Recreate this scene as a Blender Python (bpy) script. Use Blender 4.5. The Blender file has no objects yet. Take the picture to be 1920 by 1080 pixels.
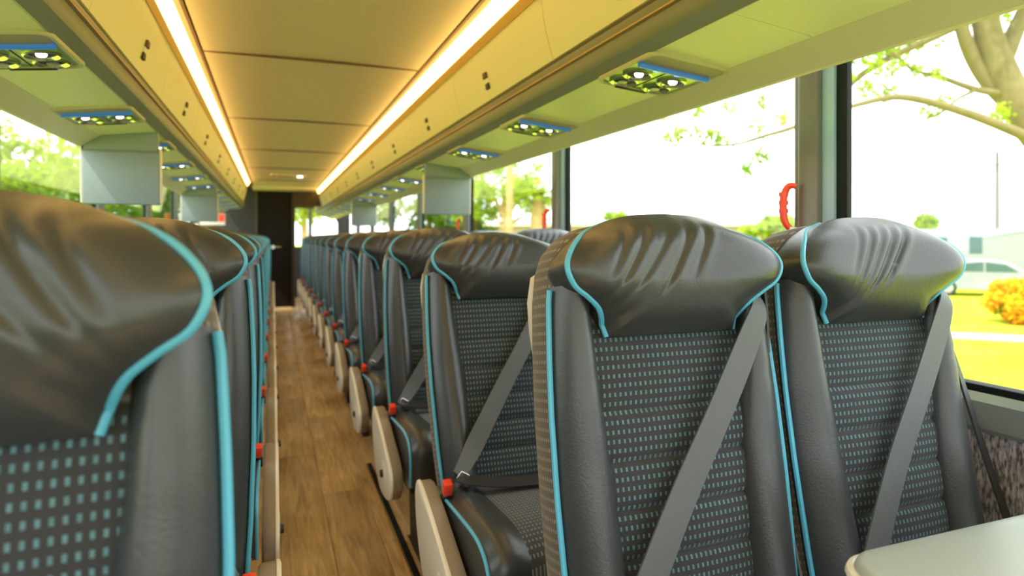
import bpy, bmesh, math, random
import numpy as np
from mathutils import Vector, Matrix
random.seed(7)
rng = np.random.default_rng(7)
scene = bpy.context.scene
col = scene.collection
PI = math.pi

# ------------------------------------------------------------------ camera
EYE = 1.08                      # camera height above the coach floor
cam_d = bpy.data.cameras.new('camera')
cam = bpy.data.objects.new('camera', cam_d)
col.objects.link(cam)
cam.location = (0, 0, EYE)
cam.rotation_euler = (PI / 2, 0, -math.atan(448 / 1200))
cam_d.sensor_width = 36
cam_d.lens = 1200 / 1920 * 36
cam_d.shift_x = 0.0
cam_d.shift_y = -94 / 1920
cam_d.clip_start = 0.02
cam_d.clip_end = 400
cam_d.dof.use_dof = True
cam_d.dof.focus_distance = 1.08
cam_d.dof.aperture_fstop = 3.4
scene.camera = cam

# ------------------------------------------------------------------ light
world = bpy.data.worlds.new('sky')
scene.world = world
world.use_nodes = True
bg = world.node_tree.nodes['Background']
bg.inputs[0].default_value = (0.93, 0.97, 1.0, 1)
bg.inputs[1].default_value = 2.7
sun_d = bpy.data.lights.new('sun', 'SUN')
sun_d.energy = 3.6
sun_d.color = (1.0, 0.93, 0.8)
sun_d.angle = math.radians(1.0)
sun = bpy.data.objects.new('sun', sun_d)
col.objects.link(sun)
sun.rotation_euler = Vector((0.50, 0.28, -0.80)).to_track_quat('-Z', 'Y').to_euler()
scene.view_settings.view_transform = 'Standard'
scene.view_settings.look = 'None'
scene.view_settings.gamma = 1
scene.view_settings.exposure = 0.64
scene.view_settings.use_curve_mapping = False
LED_STRENGTH = 7.6
cy = scene.cycles
cy.max_bounces = 10
cy.diffuse_bounces = 6
cy.glossy_bounces = 4
cy.transparent_max_bounces = 24
cy.sample_clamp_indirect = 6.0
cy.use_denoising = True

# ------------------------------------------------------------------ materials
def new_mat(name):
    m = bpy.data.materials.new(name)
    m.use_nodes = True
    nt = m.node_tree
    b = nt.nodes['Principled BSDF']
    return m, nt, b

def plain(name, c, rough=0.5, metal=0.0, bump=0.0, scale=60.0, spec=0.5, var=0.0, coat=0.0):
    m, nt, b = new_mat(name)
    b.inputs['Base Color'].default_value = (*c, 1)
    b.inputs['Roughness'].default_value = rough
    b.inputs['Metallic'].default_value = metal
    b.inputs['Specular IOR Level'].default_value = spec
    b.inputs['Coat Weight'].default_value = coat
    if bump or var:
        tc = nt.nodes.new('ShaderNodeTexCoord')
        n = nt.nodes.new('ShaderNodeTexNoise')
        n.inputs['Scale'].default_value = scale
        n.inputs['Detail'].default_value = 4
        nt.links.new(tc.outputs['Object'], n.inputs['Vector'])
        if bump:
            bp = nt.nodes.new('ShaderNodeBump')
            bp.inputs['Strength'].default_value = bump
            bp.inputs['Distance'].default_value = 0.004
            nt.links.new(n.outputs['Fac'], bp.inputs['Height'])
            nt.links.new(bp.outputs['Normal'], b.inputs['Normal'])
        if var:
            r = nt.nodes.new('ShaderNodeMix')
            r.data_type = 'RGBA'
            r.inputs[6].default_value = (*[x * (1 - var) for x in c], 1)
            r.inputs[7].default_value = (*[min(1, x * (1 + var)) for x in c], 1)
            nt.links.new(n.outputs['Fac'], r.inputs[0])
            nt.links.new(r.outputs[2], b.inputs['Base Color'])
    return m

def emit(name, c, s):
    m = bpy.data.materials.new(name)
    m.use_nodes = True
    nt = m.node_tree
    nt.nodes.clear()
    e = nt.nodes.new('ShaderNodeEmission')
    e.inputs[0].default_value = (*c, 1)
    e.inputs[1].default_value = s
    o = nt.nodes.new('ShaderNodeOutputMaterial')
    nt.links.new(e.outputs[0], o.inputs[0])
    return m

def fabric(name, base, dot, ax='XZ', cw=0.0082, rh=0.0135, dw=0.5, dh=0.5, rough=0.85):
    """woven cloth with rows of small rectangular flecks"""
    m, nt, b = new_mat(name)
    N, L = nt.nodes, nt.links
    tc = N.new('ShaderNodeTexCoord')
    sp = N.new('ShaderNodeSeparateXYZ')
    L.new(tc.outputs['Object'], sp.inputs[0])
    def math_(op, a, v):
        n = N.new('ShaderNodeMath'); n.operation = op
        for i, q in enumerate((a, v)):
            if isinstance(q, (int, float)): n.inputs[i].default_value = q
            else: L.new(q, n.inputs[i])
        return n.outputs[0]
    u, v = sp.outputs[ax[0]], sp.outputs[ax[1]]
    fu = math_('FLOORED_MODULO', math_('DIVIDE', math_('ADD', u, 5.0), cw), 1.0)
    fv = math_('FLOORED_MODULO', math_('DIVIDE', math_('ADD', v, 5.0), rh), 1.0)
    mu = math_('LESS_THAN', fu, dw)
    mv = math_('LESS_THAN', fv, dh)
    mk = math_('MULTIPLY', mu, mv)
    nz = N.new('ShaderNodeTexNoise'); nz.inputs['Scale'].default_value = 90
    L.new(tc.outputs['Object'], nz.inputs['Vector'])
    mk2 = math_('MULTIPLY', mk, math_('ADD', math_('MULTIPLY', nz.outputs['Fac'], 0.9), 0.4))
    mx = N.new('ShaderNodeMix'); mx.data_type = 'RGBA'
    mx.inputs[6].default_value = (*base, 1)
    mx.inputs[7].default_value = (*dot, 1)
    L.new(mk2, mx.inputs[0])
    L.new(mx.outputs[2], b.inputs['Base Color'])
    b.inputs['Roughness'].default_value = rough
    b.inputs['Sheen Weight'].default_value = 0.15
    wv = N.new('ShaderNodeTexNoise'); wv.inputs['Scale'].default_value = 900
    L.new(tc.outputs['Object'], wv.inputs['Vector'])
    bp = N.new('ShaderNodeBump'); bp.inputs['Strength'].default_value = 0.35; bp.inputs['Distance'].default_value = 0.001
    L.new(wv.outputs['Fac'], bp.inputs['Height'])
    L.new(bp.outputs['Normal'], b.inputs['Normal'])
    return m

def wood(name):
    m, nt, b = new_mat(name)
    N, L = nt.nodes, nt.links
    tc = N.new('ShaderNodeTexCoord')
    oi = N.new('ShaderNodeObjectInfo')
    ad = N.new('ShaderNodeVectorMath'); ad.operation = 'ADD'
    cmb = N.new('ShaderNodeCombineXYZ')
    ml = N.new('ShaderNodeMath'); ml.operation = 'MULTIPLY'; ml.inputs[1].default_value = 37
    L.new(oi.outputs['Random'], ml.inputs[0]); L.new(ml.outputs[0], cmb.inputs[0]); L.new(ml.outputs[0], cmb.inputs[1])
    L.new(tc.outputs['Object'], ad.inputs[0]); L.new(cmb.outputs[0], ad.inputs[1])
    mp = N.new('ShaderNodeMapping'); mp.inputs['Scale'].default_value = (28, 2.2, 1)
    L.new(ad.outputs[0], mp.inputs[0])
    n1 = N.new('ShaderNodeTexNoise'); n1.inputs['Scale'].default_value = 1.6; n1.inputs['Detail'].default_value = 7; n1.inputs['Distortion'].default_value = 1.1
    L.new(mp.outputs[0], n1.inputs['Vector'])
    n2 = N.new('ShaderNodeTexNoise'); n2.inputs['Scale'].default_value = 5; n2.inputs['Detail'].default_value = 3
    L.new(ad.outputs[0], n2.inputs['Vector'])
    cr = N.new('ShaderNodeValToRGB')
    cr.color_ramp.elements[0].position = 0.28; cr.color_ramp.elements[0].color = (0.31, 0.19, 0.078, 1)
    cr.color_ramp.elements[1].position = 0.72; cr.color_ramp.elements[1].color = (0.64, 0.43, 0.19, 1)
    L.new(n1.outputs['Fac'], cr.inputs[0])
    hs = N.new('ShaderNodeHueSaturation')
    va = N.new('ShaderNodeMath'); va.operation = 'MULTIPLY_ADD'; va.inputs[1].default_value = 0.35; va.inputs[2].default_value = 0.75
    L.new(oi.outputs['Random'], va.inputs[0])
    vb = N.new('ShaderNodeMath'); vb.operation = 'MULTIPLY_ADD'; vb.inputs[1].default_value = 0.5
    L.new(n2.outputs['Fac'], vb.inputs[0]); L.new(va.outputs[0], vb.inputs[2])
    L.new(vb.outputs[0], hs.inputs['Value']); L.new(cr.outputs[0], hs.inputs['Color'])
    L.new(hs.outputs[0], b.inputs['Base Color'])
    b.inputs['Roughness'].default_value = 0.38
    bp = N.new('ShaderNodeBump'); bp.inputs['Strength'].default_value = 0.15; bp.inputs['Distance'].default_value = 0.001
    L.new(n1.outputs['Fac'], bp.inputs['Height']); L.new(bp.outputs['Normal'], b.inputs['Normal'])
    return m

def glass_mat(name, tint):
    m = bpy.data.materials.new(name)
    m.use_nodes = True
    nt = m.node_tree; N, L = nt.nodes, nt.links
    N.clear()
    t = N.new('ShaderNodeBsdfTransparent'); t.inputs[0].default_value = (*tint, 1)
    g = N.new('ShaderNodeBsdfGlossy'); g.inputs['Roughness'].default_value = 0.02
    lw = N.new('ShaderNodeLayerWeight'); lw.inputs[0].default_value = 0.5
    pw = N.new('ShaderNodeMath'); pw.operation = 'POWER'; pw.inputs[1].default_value = 5.0
    L.new(lw.outputs['Facing'], pw.inputs[0])
    f = N.new('ShaderNodeMath'); f.operation = 'MULTIPLY_ADD'; f.inputs[1].default_value = 0.6; f.inputs[2].default_value = 0.02
    L.new(pw.outputs[0], f.inputs[0])
    mx = N.new('ShaderNodeMixShader')
    L.new(f.outputs[0], mx.inputs[0]); L.new(t.outputs[0], mx.inputs[1]); L.new(g.outputs[0], mx.inputs[2])
    o = N.new('ShaderNodeOutputMaterial'); L.new(mx.outputs[0], o.inputs[0])
    return m

def leafy(name, c1, c2, trans=0.35):
    m, nt, b = new_mat(name)
    N, L = nt.nodes, nt.links
    tc = N.new('ShaderNodeTexCoord')
    n = N.new('ShaderNodeTexNoise'); n.inputs['Scale'].default_value = 1.7; n.inputs['Detail'].default_value = 5
    L.new(tc.outputs['Object'], n.inputs['Vector'])
    cr = N.new('ShaderNodeValToRGB')
    cr.color_ramp.elements[0].position = 0.35; cr.color_ramp.elements[0].color = (*c1, 1)
    cr.color_ramp.elements[1].position = 0.65; cr.color_ramp.elements[1].color = (*c2, 1)
    L.new(n.outputs['Fac'], cr.inputs[0])
    L.new(cr.outputs[0], b.inputs['Base Color'])
    b.inputs['Roughness'].default_value = 0.9
    b.inputs['Specular IOR Level'].default_value = 0.0
    tr = N.new('ShaderNodeBsdfTranslucent'); L.new(cr.outputs[0], tr.inputs[0])
    mx = N.new('ShaderNodeMixShader'); mx.inputs[0].default_value = trans
    L.new(b.outputs[0], mx.inputs[1]); L.new(tr.outputs[0], mx.inputs[2])
    L.new(mx.outputs[0], N['Material Output'].inputs[0])
    return m

M = {}
M['leather'] = plain('leather', (0.034, 0.038, 0.041), 0.35, bump=0.10, scale=260, spec=0.6)
M['fabric'] = fabric('fleck fabric', (0.024, 0.026, 0.030), (0.092, 0.21, 0.25), cw=0.0088, rh=0.0138, dw=0.38, dh=0.45)
M['fabric_flat'] = fabric('fleck fabric cushion', (0.034, 0.033, 0.032), (0.14, 0.16, 0.16), 'XY', dw=0.42, dh=0.42)
M['fabric_side'] = fabric('fleck fabric side', (0.105, 0.090, 0.066), (0.24, 0.23, 0.20), 'YZ', cw=0.0060, rh=0.0145, dh=0.36)
M['piping'] = plain('blue piping', (0.085, 0.41, 0.62), 0.40, bump=0.05, scale=400)
M['shell'] = plain('beige shell', (0.50, 0.47, 0.38), 0.45, bump=0.05, scale=300)
M['shield'] = plain('ivory side shield', (0.74, 0.70, 0.58), 0.42, bump=0.05, scale=300)
M['shield_trim'] = plain('taupe shield edge', (0.30, 0.25, 0.20), 0.5)
M['belt'] = plain('grey webbing', (0.090, 0.10, 0.105), 0.5, bump=0.3, scale=700)
M['belt_dark'] = plain('black webbing', (0.02, 0.02, 0.022), 0.5, bump=0.3, scale=700)
M['red'] = plain('red plastic', (0.85, 0.06, 0.02), 0.35)
M['chrome'] = plain('chrome', (0.8, 0.8, 0.8), 0.18, 1.0)
M['steel_dark'] = plain('black steel', (0.02, 0.02, 0.02), 0.5)
M['cream'] = plain('cream moulded panel', (0.80, 0.74, 0.56), 0.42, bump=0.03, scale=200)
M['ceil'] = plain('cream headliner', (0.78, 0.71, 0.52), 0.55, bump=0.06, scale=300)
M['under'] = plain('ivory rack underside', (0.83, 0.84, 0.55), 0.38, bump=0.03, scale=200)
M['lip'] = plain('ivory rack lip', (0.80, 0.75, 0.55), 0.4, bump=0.03, scale=200)
M['joint'] = plain('brown ceiling joint', (0.13, 0.08, 0.035), 0.7)
M['taupe'] = plain('taupe cove trim', (0.20, 0.13, 0.07), 0.5)
M['amber'] = plain('amber painted LED glow', (0.50, 0.30, 0.06), 0.5)
M['rail'] = plain('grey rack rail', (0.17, 0.18, 0.17), 0.38)
M['rail_light'] = plain('light grey rail strip', (0.26, 0.29, 0.28), 0.42)
M['gold'] = plain('brass strip and ridge highlight', (0.60, 0.42, 0.18), 0.3, 0.7)
M['groove'] = plain('shadow gap brown', (0.10, 0.07, 0.045), 0.6)
M['led'] = emit('warm led strip', (1.0, 0.57, 0.16), LED_STRENGTH)
M['lamp'] = emit('reading lamp glow', (1.0, 0.96, 0.86), 4.5)
M['lamp_blue'] = emit('blue call light', (0.25, 0.55, 1.0), 1.3)
M['blue'] = plain('lit blue lens bar', (0.02, 0.11, 0.40), 0.35)
_b = M['blue'].node_tree.nodes['Principled BSDF']
_b.inputs['Emission Color'].default_value = (0.03, 0.20, 0.60, 1)
_b.inputs['Emission Strength'].default_value = 0.26
M['psu_plate'] = plain('silver plate tinted lawn green', (0.42, 0.55, 0.28), 0.33, 0.9)  # green in the base colour stands for the lawn mirrored in silver
M['psu_ring'] = plain('nozzle ring with lawn tint', (0.75, 0.82, 0.55), 0.2, 0.9)  # lime tint paints in the lawn's reflection on the rings
M['psu_grey'] = plain('grey speaker cover', (0.38, 0.32, 0.25), 0.5, bump=0.1, scale=900)
M['black'] = plain('black plastic', (0.012, 0.012, 0.013), 0.4)
M['rubber'] = plain('black rubber', (0.006, 0.009, 0.010), 0.6, spec=0.2)
M['alu'] = plain('grey aluminium', (0.36, 0.40, 0.40), 0.35, 0.6)
M['alu_blue'] = plain('blue grey window frame', (0.32, 0.46, 0.62), 0.4, 0.1)
M['pillar'] = plain('bronze grey pillar cover', (0.15, 0.14, 0.115), 0.32, 0.3)
M['glass'] = glass_mat('window glass', (0.97, 0.985, 0.975))
M['wallcloth'] = plain('mottled grey wall carpet', (0.30, 0.27, 0.29), 0.95, bump=0.8, scale=150)
def _mottle(m):
    nt = m.node_tree; N, L = nt.nodes, nt.links
    tc = N.new('ShaderNodeTexCoord'); mp = N.new('ShaderNodeMapping'); mp.inputs['Scale'].default_value = (1, 190, 55)
    L.new(tc.outputs['Object'], mp.inputs[0])
    n = N.new('ShaderNodeTexNoise'); n.inputs['Scale'].default_value = 1.0; n.inputs['Detail'].default_value = 3
    L.new(mp.outputs[0], n.inputs['Vector'])
    cr = N.new('ShaderNodeValToRGB')
    cr.color_ramp.elements[0].position = .36; cr.color_ramp.elements[0].color = (.085, .080, .10, 1)
    cr.color_ramp.elements[1].position = .64; cr.color_ramp.elements[1].color = (.48, .44, .48, 1)
    L.new(n.outputs['Fac'], cr.inputs[0]); L.new(cr.outputs[0], N['Principled BSDF'].inputs['Base Color'])
_mottle(M['wallcloth'])
M['monitor'] = plain('pale grey monitor shell', (0.22, 0.28, 0.32), 0.4)
M['monitor_edge'] = plain('ivory monitor edge', (0.75, 0.70, 0.58), 0.4)
M['screen'] = plain('dark screen', (0.02, 0.02, 0.025), 0.1)
M['door'] = plain('dark brown laminate', (0.006, 0.004, 0.003), 0.6, bump=0.05, scale=80, spec=0.2)
M['bulk_grey'] = plain('grey bulkhead laminate', (0.045, 0.045, 0.052), 0.7, spec=0.3)
M['bulk_brown'] = plain('brown bulkhead trim', (0.034, 0.017, 0.009), 0.5)
M['table'] = plain('pale grey table laminate', (0.34, 0.39, 0.36), 0.28, bump=0.02, scale=200)
M['table_edge'] = plain('ivory table edging', (0.66, 0.64, 0.52), 0.35)
M['plank'] = wood('oak vinyl plank')
M['subfloor'] = plain('dark subfloor', (0.03, 0.02, 0.012), 0.9)
M['white'] = plain('white plastic', (0.8, 0.8, 0.78), 0.4)
M['shellout'] = plain('coach body', (0.35, 0.35, 0.35), 0.6)
# outside
M['grass'] = leafy('sunlit lawn', (0.36, 0.42, 0.030), (0.44, 0.48, 0.045), 0.0)
M['concrete'] = plain('pale concrete', (0.62, 0.58, 0.48), 0.9, bump=0.3, scale=12, var=0.1)
M['bark'] = plain('sunlit bark', (0.19, 0.155, 0.065), 0.9, bump=0.9, scale=9, var=0.35)
M['bark_brown'] = plain('brown bark', (0.40, 0.27, 0.12), 0.9, bump=0.6, scale=9, var=0.3)
M['leaf'] = leafy('bright green leaves', (0.20, 0.34, 0.02), (0.42, 0.52, 0.05), 0.45)
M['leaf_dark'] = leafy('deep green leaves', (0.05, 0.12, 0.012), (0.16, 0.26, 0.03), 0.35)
M['leaf_orange'] = leafy('orange yellow leaves', (0.75, 0.30, 0.02), (0.85, 0.58, 0.03), 0.3)
M['car_white'] = plain('white car paint', (0.24, 0.27, 0.30), 0.25, coat=0.6)
M['car_teal'] = plain('teal truck paint', (0.10, 0.20, 0.21), 0.3, coat=0.6)
M['car_glass'] = plain('dark car glass', (0.05, 0.10, 0.11), 0.08)
M['tyre'] = plain('tyre rubber', (0.02, 0.02, 0.02), 0.8)
M['stucco'] = plain('tan stucco', (0.34, 0.28, 0.18), 0.9, bump=0.3, scale=8)
M['roofing'] = plain('pale roofing', (0.60, 0.55, 0.48), 0.8)
M['window_far'] = plain('far window glass', (0.10, 0.12, 0.13), 0.1)
M['pole'] = plain('grey pole', (0.12, 0.12, 0.12), 0.6)

# ------------------------------------------------------------------ mesh builder
class MB:
    def __init__(s):
        s.v, s.f = [], []
    def add(s, vs, fs):
        o = len(s.v)
        s.v += [tuple(p) for p in vs]
        s.f += [tuple(i + o for i in f) for f in fs]
        return s
    def box(s, x0, x1, y0, y1, z0, z1, bev=0.0):
        if bev <= 0:
            return s.add([(x0, y0, z0), (x1, y0, z0), (x1, y1, z0), (x0, y1, z0), (x0, y0, z1), (x1, y0, z1), (x1, y1, z1), (x0, y1, z1)],
                         [(0, 3, 2, 1), (4, 5, 6, 7), (0, 1, 5, 4), (1, 2, 6, 5), (2, 3, 7, 6), (3, 0, 4, 7)])
        bm = bmesh.new()
        bmesh.ops.create_cube(bm, size=1)
        for v in bm.verts:
            v.co = ((x0 + x1) / 2 + v.co.x * (x1 - x0), (y0 + y1) / 2 + v.co.y * (y1 - y0), (z0 + z1) / 2 + v.co.z * (z1 - z0))
        bmesh.ops.bevel(bm, geom=bm.edges[:], offset=bev, segments=3, affect='EDGES', profile=0.5)
        bm.verts.index_update()
        s.add([v.co[:] for v in bm.verts], [[v.index for v in f.verts] for f in bm.faces])
        bm.free()
        return s
    def tube(s, pts, r, n=8, closed=False):
        P = [Vector(p) for p in pts]
        m = len(P)
        R = r if isinstance(r, (list, tuple)) else [r] * m
        vs, fs = [], []
        up = Vector((0, 0, 1))
        prev = None
        for i, p in enumerate(P):
            a = P[(i - 1) % m] if (closed or i > 0) else P[i]
            b = P[(i + 1) % m] if (closed or i < m - 1) else P[i]
            t = (b - a).normalized()
            if prev is None:
                q = up if abs(t.z) < 0.9 else Vector((1, 0, 0))
                nrm = (q - t * q.dot(t)).normalized()
            else:
                nrm = (prev - t * prev.dot(t)).normalized()
            prev = nrm
            bn = t.cross(nrm)
            for k in range(n):
                an = 2 * PI * k / n
                vs.append(p + (nrm * math.cos(an) + bn * math.sin(an)) * R[i])
        rings = m if closed else m - 1
        for i in range(rings):
            j = (i + 1) % m
            for k in range(n):
                k2 = (k + 1) % n
                fs.append((i * n + k, i * n + k2, j * n + k2, j * n + k))
        if not closed:
            fs.append(tuple(range(n - 1, -1, -1)))
            fs.append(tuple((m - 1) * n + k for k in range(n)))
        return s.add(vs, fs)
    def grid(s, rows, close_u=False):
        """rows: list of equally long point lists"""
        n = len(rows[0]); vs = [p for r in rows for p in r]; fs = []
        for i in range(len(rows) - 1):
            for k in range(n - (0 if close_u else 1)):
                k2 = (k + 1) % n
                fs.append((i * n + k, i * n + k2, (i + 1) * n + k2, (i + 1) * n + k))
        return s.add(vs, fs)
    def loft(s, rings):
        n = len(rings[0])
        s.grid(rings, True)
        o = len(s.v) - n * len(rings)
        s.f.append(tuple(o + k for k in range(n - 1, -1, -1)))
        e = len(s.v) - n
        s.f.append(tuple(e + k for k in range(n)))
        return s
    def prism(s, poly, a0, a1, axis='X'):
        """extrude a 2-D polygon along an axis; poly in the other two axes"""
        def P(p, a):
            return {'X': (a, p[0], p[1]), 'Y': (p[0], a, p[1]), 'Z': (p[0], p[1], a)}[axis]
        return s.loft([[P(p, a0) for p in poly], [P(p, a1) for p in poly]])
    def lathe(s, prof, c=(0, 0, 0), n=24, axis='Z'):
        rows = []
        for r, h in prof:
            ring = []
            for k in range(n):
                a = 2 * PI * k / n
                x, y = r * math.cos(a), r * math.sin(a)
                ring.append({'Z': (c[0] + x, c[1] + y, c[2] + h), 'Y': (c[0] + x, c[1] + h, c[2] + y), 'X': (c[0] + h, c[1] + x, c[2] + y)}[axis])
            rows.append(ring)
        return s.loft(rows)
    def mesh(s, name, mat, smooth=True, angle=40, sub=0):
        me = bpy.data.meshes.new(name)
        me.from_pydata(s.v, [], s.f)
        bm = bmesh.new(); bm.from_mesh(me)
        bmesh.ops.recalc_face_normals(bm, faces=bm.faces[:])
        bm.to_mesh(me); bm.free()
        me.materials.append(M[mat] if isinstance(mat, str) else mat)
        if smooth:
            me.polygons.foreach_set('use_smooth', [True] * len(me.polygons))
            me.set_sharp_from_angle(angle=math.radians(angle))
        return me
    def build(s, name, mat, parent=None, smooth=True, angle=40, loc=None, rot=None, **kw):
        o = bpy.data.objects.new(name, s.mesh(name, mat, smooth, angle))
        col.objects.link(o)
        o.parent = parent
        if loc is not None: o.location = loc
        if rot is not None: o.rotation_euler = rot
        tag(o, **kw)
        return o

def tag(o, label=None, cat=None, group=None, kind=None):
    if label: o['label'] = label
    if cat: o['category'] = cat
    if group: o['group'] = group
    if kind: o['kind'] = kind
    return o

def empty(name, loc=(0, 0, 0), rot=(0, 0, 0), **kw):
    o = bpy.data.objects.new(name, None)
    o.empty_display_size = 0.05
    col.objects.link(o)
    o.location = loc; o.rotation_euler = rot
    return tag(o, **kw)

def copy_tree(o, parent=None):
    c = o.copy(); col.objects.link(c); c.parent = parent
    for ch in o.children:
        copy_tree(ch, c)
    return c

def interp(tab, x):
    return float(np.interp(x, [t[0] for t in tab], [t[1] for t in tab]))

def rrect(x0, x1, y0, y1, r, n=6):
    out = []
    for cx, cy_, a0 in ((x1 - r, y1 - r, 0), (x0 + r, y1 - r, 90), (x0 + r, y0 + r, 180), (x1 - r, y0 + r, 270)):
        for k in range(n + 1):
            a = math.radians(a0 + 90 * k / n)
            out.append((cx + r * math.cos(a), cy_ + r * math.sin(a)))
    return out

def smooth_curve(pts, n=8):
    """Catmull-Rom through points (tuples of any dimension)"""
    P = [np.array(p, float) for p in pts]
    P = [2 * P[0] - P[1]] + P + [2 * P[-1] - P[-2]]
    out = []
    for i in range(1, len(P) - 2):
        for k in range(n):
            t = k / n
            out.append(tuple(0.5 * (2 * P[i] + (P[i + 1] - P[i - 1]) * t + (2 * P[i - 1] - 5 * P[i] + 4 * P[i + 1] - P[i + 2]) * t * t
                                    + (3 * P[i] - P[i - 1] - 3 * P[i + 1] + P[i + 2]) * t ** 3)))
    out.append(tuple(P[-2]))
    return out

# ================================================================== THE COACH SHELL
XC = 0.176                       # centre line of the aisle
WALL = 1.17                      # half width at the window line
Y0, Y1 = -2.0, 12.3
def X(side, w): return XC + side * w

# ---- floor of separate planks
floor = MB().box(XC - WALL - .05, XC + WALL + .05, Y0, Y1, -0.06, -0.004).build('floor', 'subfloor', kind='structure', smooth=False)
PW, PL = 0.17, 1.22
plank_cache = {}
for i in range(14):
    x0 = XC - WALL + .0 + i * PW
    off = (i * 0.437) % 1.0 * PL
    y = Y0 - off
    while y < Y1 - .02:
        a, b_ = max(y, Y0), min(y + PL, Y1)
        L_ = round(b_ - a, 3)
        if L_ > 0.03:
            w = min(PW, XC + WALL - x0)
            key = (L_, round(w, 3))
            if key not in plank_cache:
                plank_cache[key] = MB().box(0.0007, w - .0007, .0007, L_ - .0007, -0.008, 0.0, 0.0006).mesh('plank', 'plank')
            o = bpy.data.objects.new('plank', plank_cache[key]); col.objects.link(o)
            o.location = (x0, a, 0); o.parent = floor
        y += PL
# floor track beside the right seats
trk = MB().box(0.418, 0.440, -0.6, 3.1, 0.0, 0.006, .001).build('trim_1', 'rubber', kind='structure')
MB().box(0.411, 0.418, -0.6, 3.1, 0.0, 0.0075, .001).build('edge_strip', 'gold', trk)

# ---- ceiling of separate panels
CZ = EYE + 0.758
ceiling = MB().box(XC - .98, XC + .98, Y0, Y1, CZ + 0.013, CZ + 0.09).build('ceiling', 'groove', kind='structure', smooth=False)
seams = [-1.72, -0.19, 1.34, 2.87, 4.40, 5.93, 7.46, 8.99]
ys = [Y0] + [s_ for s_ in seams if s_ > Y0] + [10.1]
for a, b_ in zip(ys[:-1], ys[1:]):
    mb = MB()
    prof = [(-.446, .012), (-.440, 0.0), (-.2, .006), (0, .008), (.2, .006), (.440, 0), (.446, .012), (.446, .014), (-.446, .014)]
    mb.prism([(XC + p[0], CZ + p[1]) for p in prof], a + .010, b_ - .010, 'Y')
    mb.build('ceiling_panel', 'ceil', ceiling)
    if b_ < 10: MB().box(XC - .44, XC + .44, b_ - .0075, b_ + .0075, CZ - .0012, CZ + .012, .001).build('ceiling_joint', 'joint', ceiling)
MB().box(XC - .46, XC + .46, 10.1, Y1, CZ - .03, CZ + .03).build('rear_ceiling_panel', 'ceil', ceiling)
hatch = empty('ceiling_vent', (XC, 8.2, CZ), label='flat cream vent plate with a small lamp in the aisle ceiling', cat='vent')
MB().prism(rrect(-.21, .21, -.09, .09, .03), -0.012, 0.004, 'Z').build('plate', 'cream', hatch)
MB().prism(rrect(-.12, .05, -.02, .02, .015), -0.016, -0.012, 'Z').build('slot', 'groove', hatch)
MB().lathe([(0.0, -.02), (.03, -.02), (.035, -.012), (.035, -.01)], (.13, 0, 0)).build('lamp', 'lamp', hatch)
MB().lathe([(0.0, -.016), (.014, -.016), (.016, -.010)], (-.17, 0, 0)).build('screw_cap', 'groove', hatch)

# ---- roof and walls
for side, nm in ((-1, 'left'), (1, 'right')):
    # roof side: from ceiling edge to the top of the window
    p = [(.98, CZ + .09), (1.03, CZ + .055), (1.06, CZ + 0.02), (1.075, CZ + .03), (1.03, CZ + .11), (.98, CZ + .13)]
    MB().prism([(X(side, a), b_) for a, b_ in p], Y0, Y1, 'Y').build('trim_%d' % (2 if side < 0 else 3), 'shellout', kind='structure')
    # lower wall with carpet-like cloth
    w = MB().box(min(X(side, WALL), X(side, WALL + .05)), max(X(side, WALL), X(side, WALL + .05)), Y0, Y1, -.06, 0.70).build('wall_' + nm, 'wallcloth', kind='structure', smooth=False)
    # window ledge
    led = [(WALL - .012, .690), (WALL - .020, .700), (WALL - .020, .752), (WALL - .008, .768), (WALL + .06, .768), (WALL + .06, .690)]
    MB().prism([(X(side, a), b_) for a, b_ in led], Y0, Y1, 'Y').build('trim_%d' % (4 if side < 0 else 5), 'alu', kind='structure', angle=25)

# glass profile (w, z): upright, then curving in towards the roof
GP = smooth_curve([(1.195, .775), (1.196, 1.1), (1.196, 1.38), (1.194, 1.60), (1.165, 1.75), (1.085, CZ + .03)], 3)
pillars = [-0.30, 1.335, 2.97, 4.605, 6.24, 7.875, 9.51, 11.145]
wn = 1
for side in (-1, 1):
    edges = [Y0] + pillars + [Y1]
    for k in range(len(edges) - 1):
        a, b_ = edges[k], edges[k + 1]
        a2 = a + (.04 if k else 0.0); b2 = b_ - (.115 if k < len(edges) - 2 else 0)
        # 'a2' is the far side of the nearer pillar, 'b2' the rubber of the farther one
        outer = [(X(side, w), z) for w, z in GP]
        inner = [(X(side, w - .006), z) for w, z in GP]
        win = empty('window_%d' % wn, (X(side, WALL), (a + b_) / 2, .77), kind='structure'); wn += 1
        g = MB(); g.loft([[(x - X(side, WALL), yy - (a + b_) / 2, z - .77) for x, z in outer + inner[::-1]] for yy in (a + .02, b_ - .02)])
        g.build('pane', 'glass', win)
        # frame: rubber next to the glass and a blue grey profile, nearer the camera than the pillar
        if k < len(edges) - 2:
            def strip(name, mat, ya, yb, w_in, w_out, angle=30):
                o_ = [(X(side, w + w_out), z) for w, z in GP]; i_ = [(X(side, w - w_in), z) for w, z in GP]
                MB().loft([[(x - X(side, WALL), yy - (a + b_) / 2, z - .77) for x, z in o_ + i_[::-1]] for yy in (ya, yb)]).build(name, mat, win, angle=angle)
            strip('gasket', 'rubber', b_ - .115, b_ - .082, .012, .004)
            strip('frame', 'alu_blue', b_ - .082, b_ - .045, .020, .004)
        sl = MB().box(-.004 if side > 0 else -.030, .030 if side > 0 else .004, a - (a + b_) / 2, b_ - (a + b_) / 2, -.002, .012, .002)
        sl.build('sill_gasket', 'rubber', win)
tn = 6
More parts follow.
